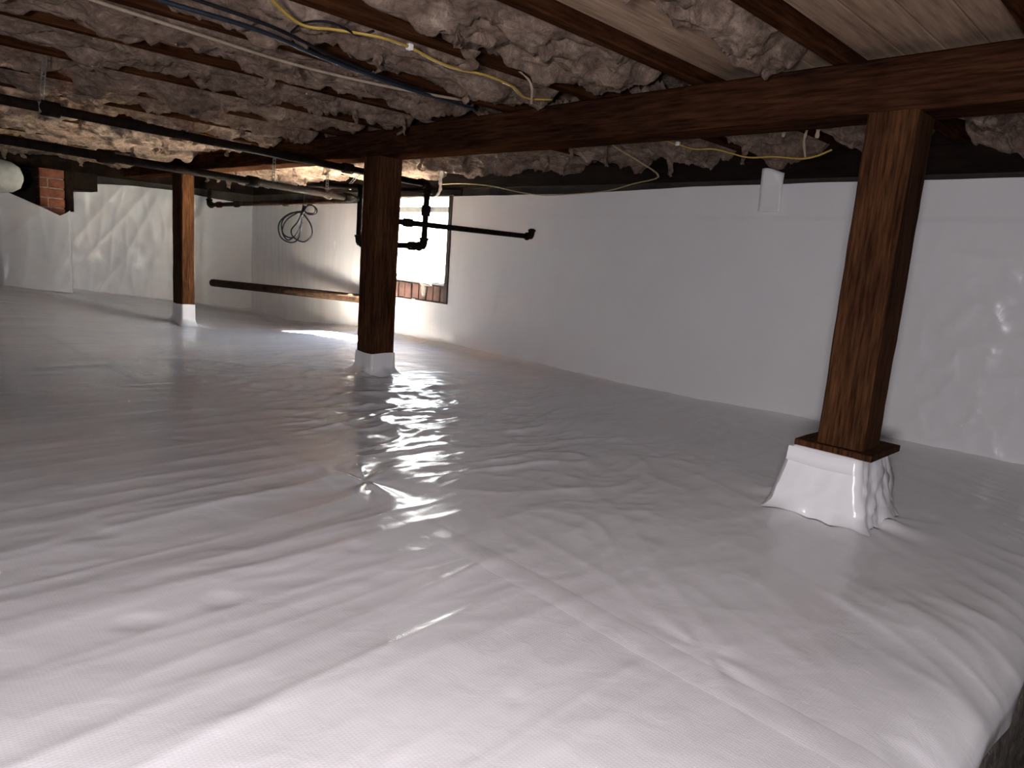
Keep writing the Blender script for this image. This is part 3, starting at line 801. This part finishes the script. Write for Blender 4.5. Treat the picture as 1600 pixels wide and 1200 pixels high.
pipe('black iron gas pipe passing under the beam and dropping in a loop before the window', [pA[0], pA[2], pA[3], (-5.41, 3.33, 0.905), (-5.41, 3.33, 1.40)], 0.023, M['iron'], couplings=[(0, 0.35), (1, 0.42), (2, 0.16), (0, 0.8)])
pipe('lower black iron pipe running under the beam left of the looped pipe', [(-4.30, -0.5, 1.28), (-5.41, 3.30, 1.275)], 0.026, M['iron'], couplings=[(0, 0.45), (0, 0.72), (0, 0.97)])
pipe('short black pipe crossing from the beam towards the middle post below the lit insulation', [(-6.338, 3.33, 1.425), (-5.44, 3.33, 1.385)], 0.024, M['iron'], couplings=[(0, 0.4)])
pipe('rusty pipe along the window wall top left of the middle post with an upturned end', [(-9.26, 3.5, 1.47), (-9.26, 3.5, 1.262), (-5.75, 3.5, 1.29)], 0.025, M['rust'], couplings=[(1, 0.09), (1, 0.24), (1, 0.6)])
pipe('thick rusty drain pipe low on the wall between the far and middle posts', [(-9.41, 3.60, 0.268), (-6.30, 4.09, 0.336)], 0.048, M['rust'], couplings=[])
gp = pipe('thin black pipe stub crossing the window, with an elbow at its free end', [(-3.95, 2.73, 1.052), (-3.95, 4.0, 1.052), (-3.95, 4.0, 1.115)], 0.019, M['iron'], couplings=[(0, 0.06)])

# perforated hanger straps
def strap(label, a, b, wd=0.022):
    a = Vector(a); b = Vector(b); d = (b - a); L = d.length; d.normalize()
    side = Vector((0.69, 0.72, 0)); side = (side - d * side.dot(d)).normalized(); nrm = d.cross(side)
    root = empty('hanger_strap', a); tag(root, label, 'strap', 'perforated pipe straps')
    th = 0.0012
    bm = bmesh.new()
    def slab(p0, p1, q0, q1):
        vs = []
        for (t, s_) in ((p0, q0), (p1, q0), (p1, q1), (p0, q1)):
            for k in (-1, 1): vs.append(bm.verts.new(a + d * t + side * s_ + nrm * th * k))
        for q in ((0, 2, 4, 6), (7, 5, 3, 1), (0, 1, 3, 2), (2, 3, 5, 4), (4, 5, 7, 6), (6, 7, 1, 0)): bm.faces.new([vs[i] for i in q])
    h = wd / 2
    slab(0, L, -h, -h * 0.5); slab(0, L, h * 0.5, h)
    t = 0
    while t < L:
        slab(t, min(L, t + 0.008), -h * 0.5, h * 0.5); t += 0.024
    bmesh.ops.recalc_face_normals(bm, faces=bm.faces)
    me = bpy.data.meshes.new('perforated_band'); bm.to_mesh(me); bm.free(); link('perforated_band', me, M['galv'], root)
    # loop round the pipe
    c = b - Vector((0, 0, 0.022))
    v, f = tube_data([c - Vector((0.02, 0.022, 0)) * 0.25, c + Vector((0.02, 0.022, 0)) * 0.25], 0.029, 14)
    from_py('loop', v, f, M['galv'], root, True)
def A_at(y): t = (y + 0.6) / 3.93; return Vector((-3.72, -0.6, 1.385)).lerp(Vector((-4.452, 3.33, 1.381)), t)
def B_at(y): t = (y + 0.5) / 3.80; return Vector((-4.30, -0.5, 1.28)).lerp(Vector((-5.41, 3.30, 1.275)), t)
a = A_at(0.74); strap('long perforated metal strap holding the black pipe at the upper left', (a.x + 0.02, a.y + 0.02, 1.62), (a.x, a.y, a.z + 0.024))
a = B_at(2.42); strap('perforated strap hanging under the beam on the lower black pipe', (a.x + 0.01, a.y, 1.47), (a.x, a.y, a.z + 0.026))
strap('twisted perforated strap beside the middle post below the lit insulation', (-5.50, 3.42, 1.56), (-5.60, 3.34, 1.415))
a = B_at(2.95); strap('short perforated strap on the lower black pipe above the coiled cable', (a.x, a.y + 0.01, 1.56), (a.x, a.y, a.z + 0.026))

# ------------------------------------------------------------------ cables
def cable(label, pts, r, m, name='cable', flat=1.0, sub=8, staples=()):
    path = smooth_path(pts, sub)
    root = empty(name, path[0]); tag(root, label, 'cable')
    tube('sheath', path, r, m, root, 8, flat)
    for p in staples:
        p = Vector(p)
        o = box('cable_clip', (p.x - 0.012, p.x + 0.012, p.y - 0.010, p.y + 0.010, p.z - 0.008, p.z + 0.012), M['white'], root, 0.003)
    return root
ZC = 1.535
def cz(L, z=ZC): return [on_z(px, py, z + dz) for (px, py, dz) in L]
cable('bright yellow cable sagging under the near joists with a white clip',
      cz([(395, -40, .03), (425, 0, .02), (470, 38, 0), (520, 46, 0), (560, 52, 0), (600, 60, 0), (640, 74, 0.01), (680, 95, .0), (715, 108, 0), (760, 118, 0), (800, 135, 0), (822, 153, .0), (862, 156, .02)]), 0.0075, M['yellow'], flat=0.55,
      staples=[on_z(640, 74, ZC + 0.01)])
cable('thin black wire looped behind the bright yellow cable', cz([(455, 50, .03), (475, 36, .01), (510, 34, .005), (540, 45, 0), (560, 55, .0), (585, 48, .02)]), 0.004, M['cable_black'])
cable('dark blue cable strung straight along a joist towards the beam', cz([(215, -18, .02), (250, 0, .01), (400, 46, 0), (500, 88, 0), (600, 126, 0.0), (680, 152, .0), (745, 172, .02)]), 0.0078, M['cable_blue'])
cable('second dark cable strung just beside the dark blue one', cz([(255, -18, .02), (420, 40, .0), (520, 88, 0), (620, 128, 0.0), (735, 163, .02)], 1.545), 0.006, M['cable_black'])
cable('beige cable strung straight under the near joists', cz([(100, -20, .0), (145, 0, 0), (330, 60, 0), (430, 92, 0), (520, 116, 0), (620, 138, 0), (720, 156, .02)], 1.53), 0.006, M['cable_beige'])
def cy(L, y): return [on_y(px, py, y + dy) for (px, py, dy) in L]
cable('dusty yellow cable drooping along the top of the window wall with a sharp bend',
      cy([(690, 288, 0.05), (725, 287, .05), (770, 291, .05), (810, 300, .05), (850, 305, .05), (900, 303, .05), (950, 298, .05), (990, 287, .02)], 4.0) + cy([(1029, 276, -0.1)], 4.0) + cy([(1000, 253, -0.5), (970, 235, -0.8), (945, 218, -1.1)], 4.0), 0.0065, M['dull_yellow'], flat=0.6, sub=4)
cable('yellow cable swagged beneath the batts behind the beam above the taped sheet tab',
      cy([(995, 205, -.2), (1025, 215, -.1), (1060, 226, 0), (1085, 233, 0), (1115, 233, 0), (1140, 239, 0), (1170, 246, 0), (1210, 245, .0), (1250, 248, 0), (1275, 244, 0), (1300, 234, 0)], 3.3), 0.006, M['yellow'], flat=0.6, staples=[on_y(1059, 225, 3.3)])
# coiled cable hanging from the pipe
def coil():
    root = empty('coiled_cable', (-6.8, 3.5, 1.19)); tag(root, 'black cable coiled in loose loops hanging on the pipe left of the middle post', 'cable')
    c = lambda L: [on_y(px, py, 3.46 + dy) for (px, py, dy) in L]
    loops = [
        [(474, 302, 0.0), (473, 325, 0), (466, 345, .01), (455, 360, .02), (460, 372, .01), (475, 378, 0), (487, 368, 0), (486, 352, -.01), (475, 335, -.01)],
        [(475, 332, 0), (455, 333, .01), (440, 343, .02), (435, 356, .02), (440, 372, .02), (455, 379, .01), (466, 373, 0), (470, 355, 0), (472, 335, -.02)],
        [(474, 330, .02), (460, 332, .03), (445, 340, .03), (440, 352, .03), (444, 367, .03), (458, 371, .03), (470, 355, .02), (476, 332, .02)],
        [(474, 332, .0), (480, 322, .01), (488, 321, .02), (495, 327, .02), (493, 334, .01), (483, 335, 0), (476, 330, 0)],
        [(472, 334, -.01), (482, 320, -.01), (492, 324, -.01), (491, 333, -.01), (480, 333, -.01)],
        [(474, 326, .0), (471, 348, .01), (463, 366, .02), (450, 375, .03), (441, 362, .03), (447, 345, .02), (462, 334, .01), (473, 330, 0)]]
    for L in loops: tube('loop', smooth_path(c(L), 6), 0.0075, M['cable_black'], root, 7)
    tube('tie', c([(476, 322, -.012), (474, 328, -.012), (471, 336, -.012)]), 0.016, M['cable_black'], root, 8)
coil()
cable('tangle of thin dark wire wound along the lower pipe left of the middle post', cy([(425, 288, -.2), (440, 294, -.1), (455, 289, 0), (470, 298, 0), (485, 293, 0), (500, 303, 0), (515, 298, 0), (530, 306, 0), (545, 302, 0), (560, 311, 0)], 3.2), 0.005, M['cable_black'])
cable('thin pale wire looping below the lower pipe near the coil', cy([(430, 284, 0), (450, 292, 0), (475, 301, 0), (490, 300, 0), (505, 307, 0), (516, 311, 0), (522, 303, 0)], 3.22), 0.003, M['white'])

# torn white tab of sheeting above the long wall
def tab(label, px0, px1, pyt, pyb, y, s, name='sheet_tab'):
    n = 8
    v = []; f = []
    U, T = np.meshgrid(np.linspace(0, 1, n), np.linspace(0, 1, 14), indexing='ij')
    a = on_y(px0, pyb, y); b = on_y(px1, pyb, y); zt = on_y((px0 + px1) / 2, pyt, y).z
    X = a.x + (b.x - a.x) * (U + (0.5 - U) * 0.12 * T); Z = a.z + (zt - a.z + 0.015 * np.sin(U * 3 + s)) * T
    Y = y - 0.008 - 0.03 * T ** 2 * np.sin(U * 2.5 + s) - 0.01 * pn(U * 2, T * 3, 0, s)
    o = grid_mesh(name, X, Y, Z, M['wall_liner'])
    sm = o.modifiers.new('thick', 'SOLIDIFY'); sm.thickness = 0.002
    return tag(o, label, 'plastic tab')
tab('short white strip of sheeting folded up over the dark sill of the long wall', 1184, 1219, 268, 332, WALL_Y - 0.03, 1)
# pale torn strips of paper facing
def strip(label, pts, wd, m, s):
    P = smooth_path(pts, 5)
    v = []; f = []
    for i, p in enumerate(P):
        wv = wd * (1 + 0.2 * math.sin(i * 1.3 + s)) * (1 - 0.3 * i / len(P)); side = Vector((0.7, 0.7, 0))
        v += [p - side * wv / 2, p + side * wv / 2, p + side * wv / 2 + Vector((0.002, -0.002, 0)), p - side * wv / 2 + Vector((0.002, -0.002, 0))]
    for i in range(len(P) - 1):
        for k in range(4): f.append((i * 4 + k, i * 4 + (k + 1) % 4, i * 4 + 4 + (k + 1) % 4, i * 4 + 4 + k))
    f.append((0, 1, 2, 3)); n = (len(P) - 1) * 4; f.append((n + 3, n + 2, n + 1, n))
    return tag(from_py('torn_strip', v, f, m), label, 'torn strip')
strip('white torn strip dangling beside the window pipe elbow', cy([(691, 255, 0), (690, 272, 0), (688, 285, 0), (688, 296, 0), (684, 304, 0), (680, 308, 0)], 3.9), 0.03, M['white'], 1)
strip('pale torn strip hanging by the end of the bright yellow cable', cz([(812, 112, .05), (826, 125, .03), (831, 140, .0), (830, 163, -.04)], 1.54), 0.011, M['cable_beige'], 2)
strip('pale ragged strip hanging behind the beam left of the right post', cy([(1288, 150, 0), (1286, 174, 0), (1282, 190, 0), (1278, 204, 0), (1276, 216, 0)], 2.9), 0.02, M['cable_beige'], 3)
strip('thin pale shred hanging behind the beam above the yellow swagged cable', cy([(1272, 150, 0), (1267, 184, 0), (1260, 205, 0), (1256, 222, 0), (1258, 246, 0)], 3.1), 0.012, M['cable_beige'], 5)
strip('small pale shred hanging behind the beam beside a dark joist', cy([(1231, 150, 0), (1230, 184, 0), (1229, 196, 0), (1225, 206, 0), (1223, 214, 0)], 3.1), 0.018, M['cable_beige'], 4)

# ------------------------------------------------------------------ daylight portal in the window opening
pd = bpy.data.lights.new('window_portal', 'AREA'); pd.shape = 'RECTANGLE'
pd.size = WIN[1] - WIN[0]; pd.size_y = WIN[3] - WIN[2]; pd.cycles.is_portal = True
po = bpy.data.objects.new('window_portal', pd); C.objects.link(po)
po.location = ((WIN[0] + WIN[1]) / 2, WALL_Y + 0.17, (WIN[2] + WIN[3]) / 2)
po.rotation_euler = (math.radians(-90), 0, 0)
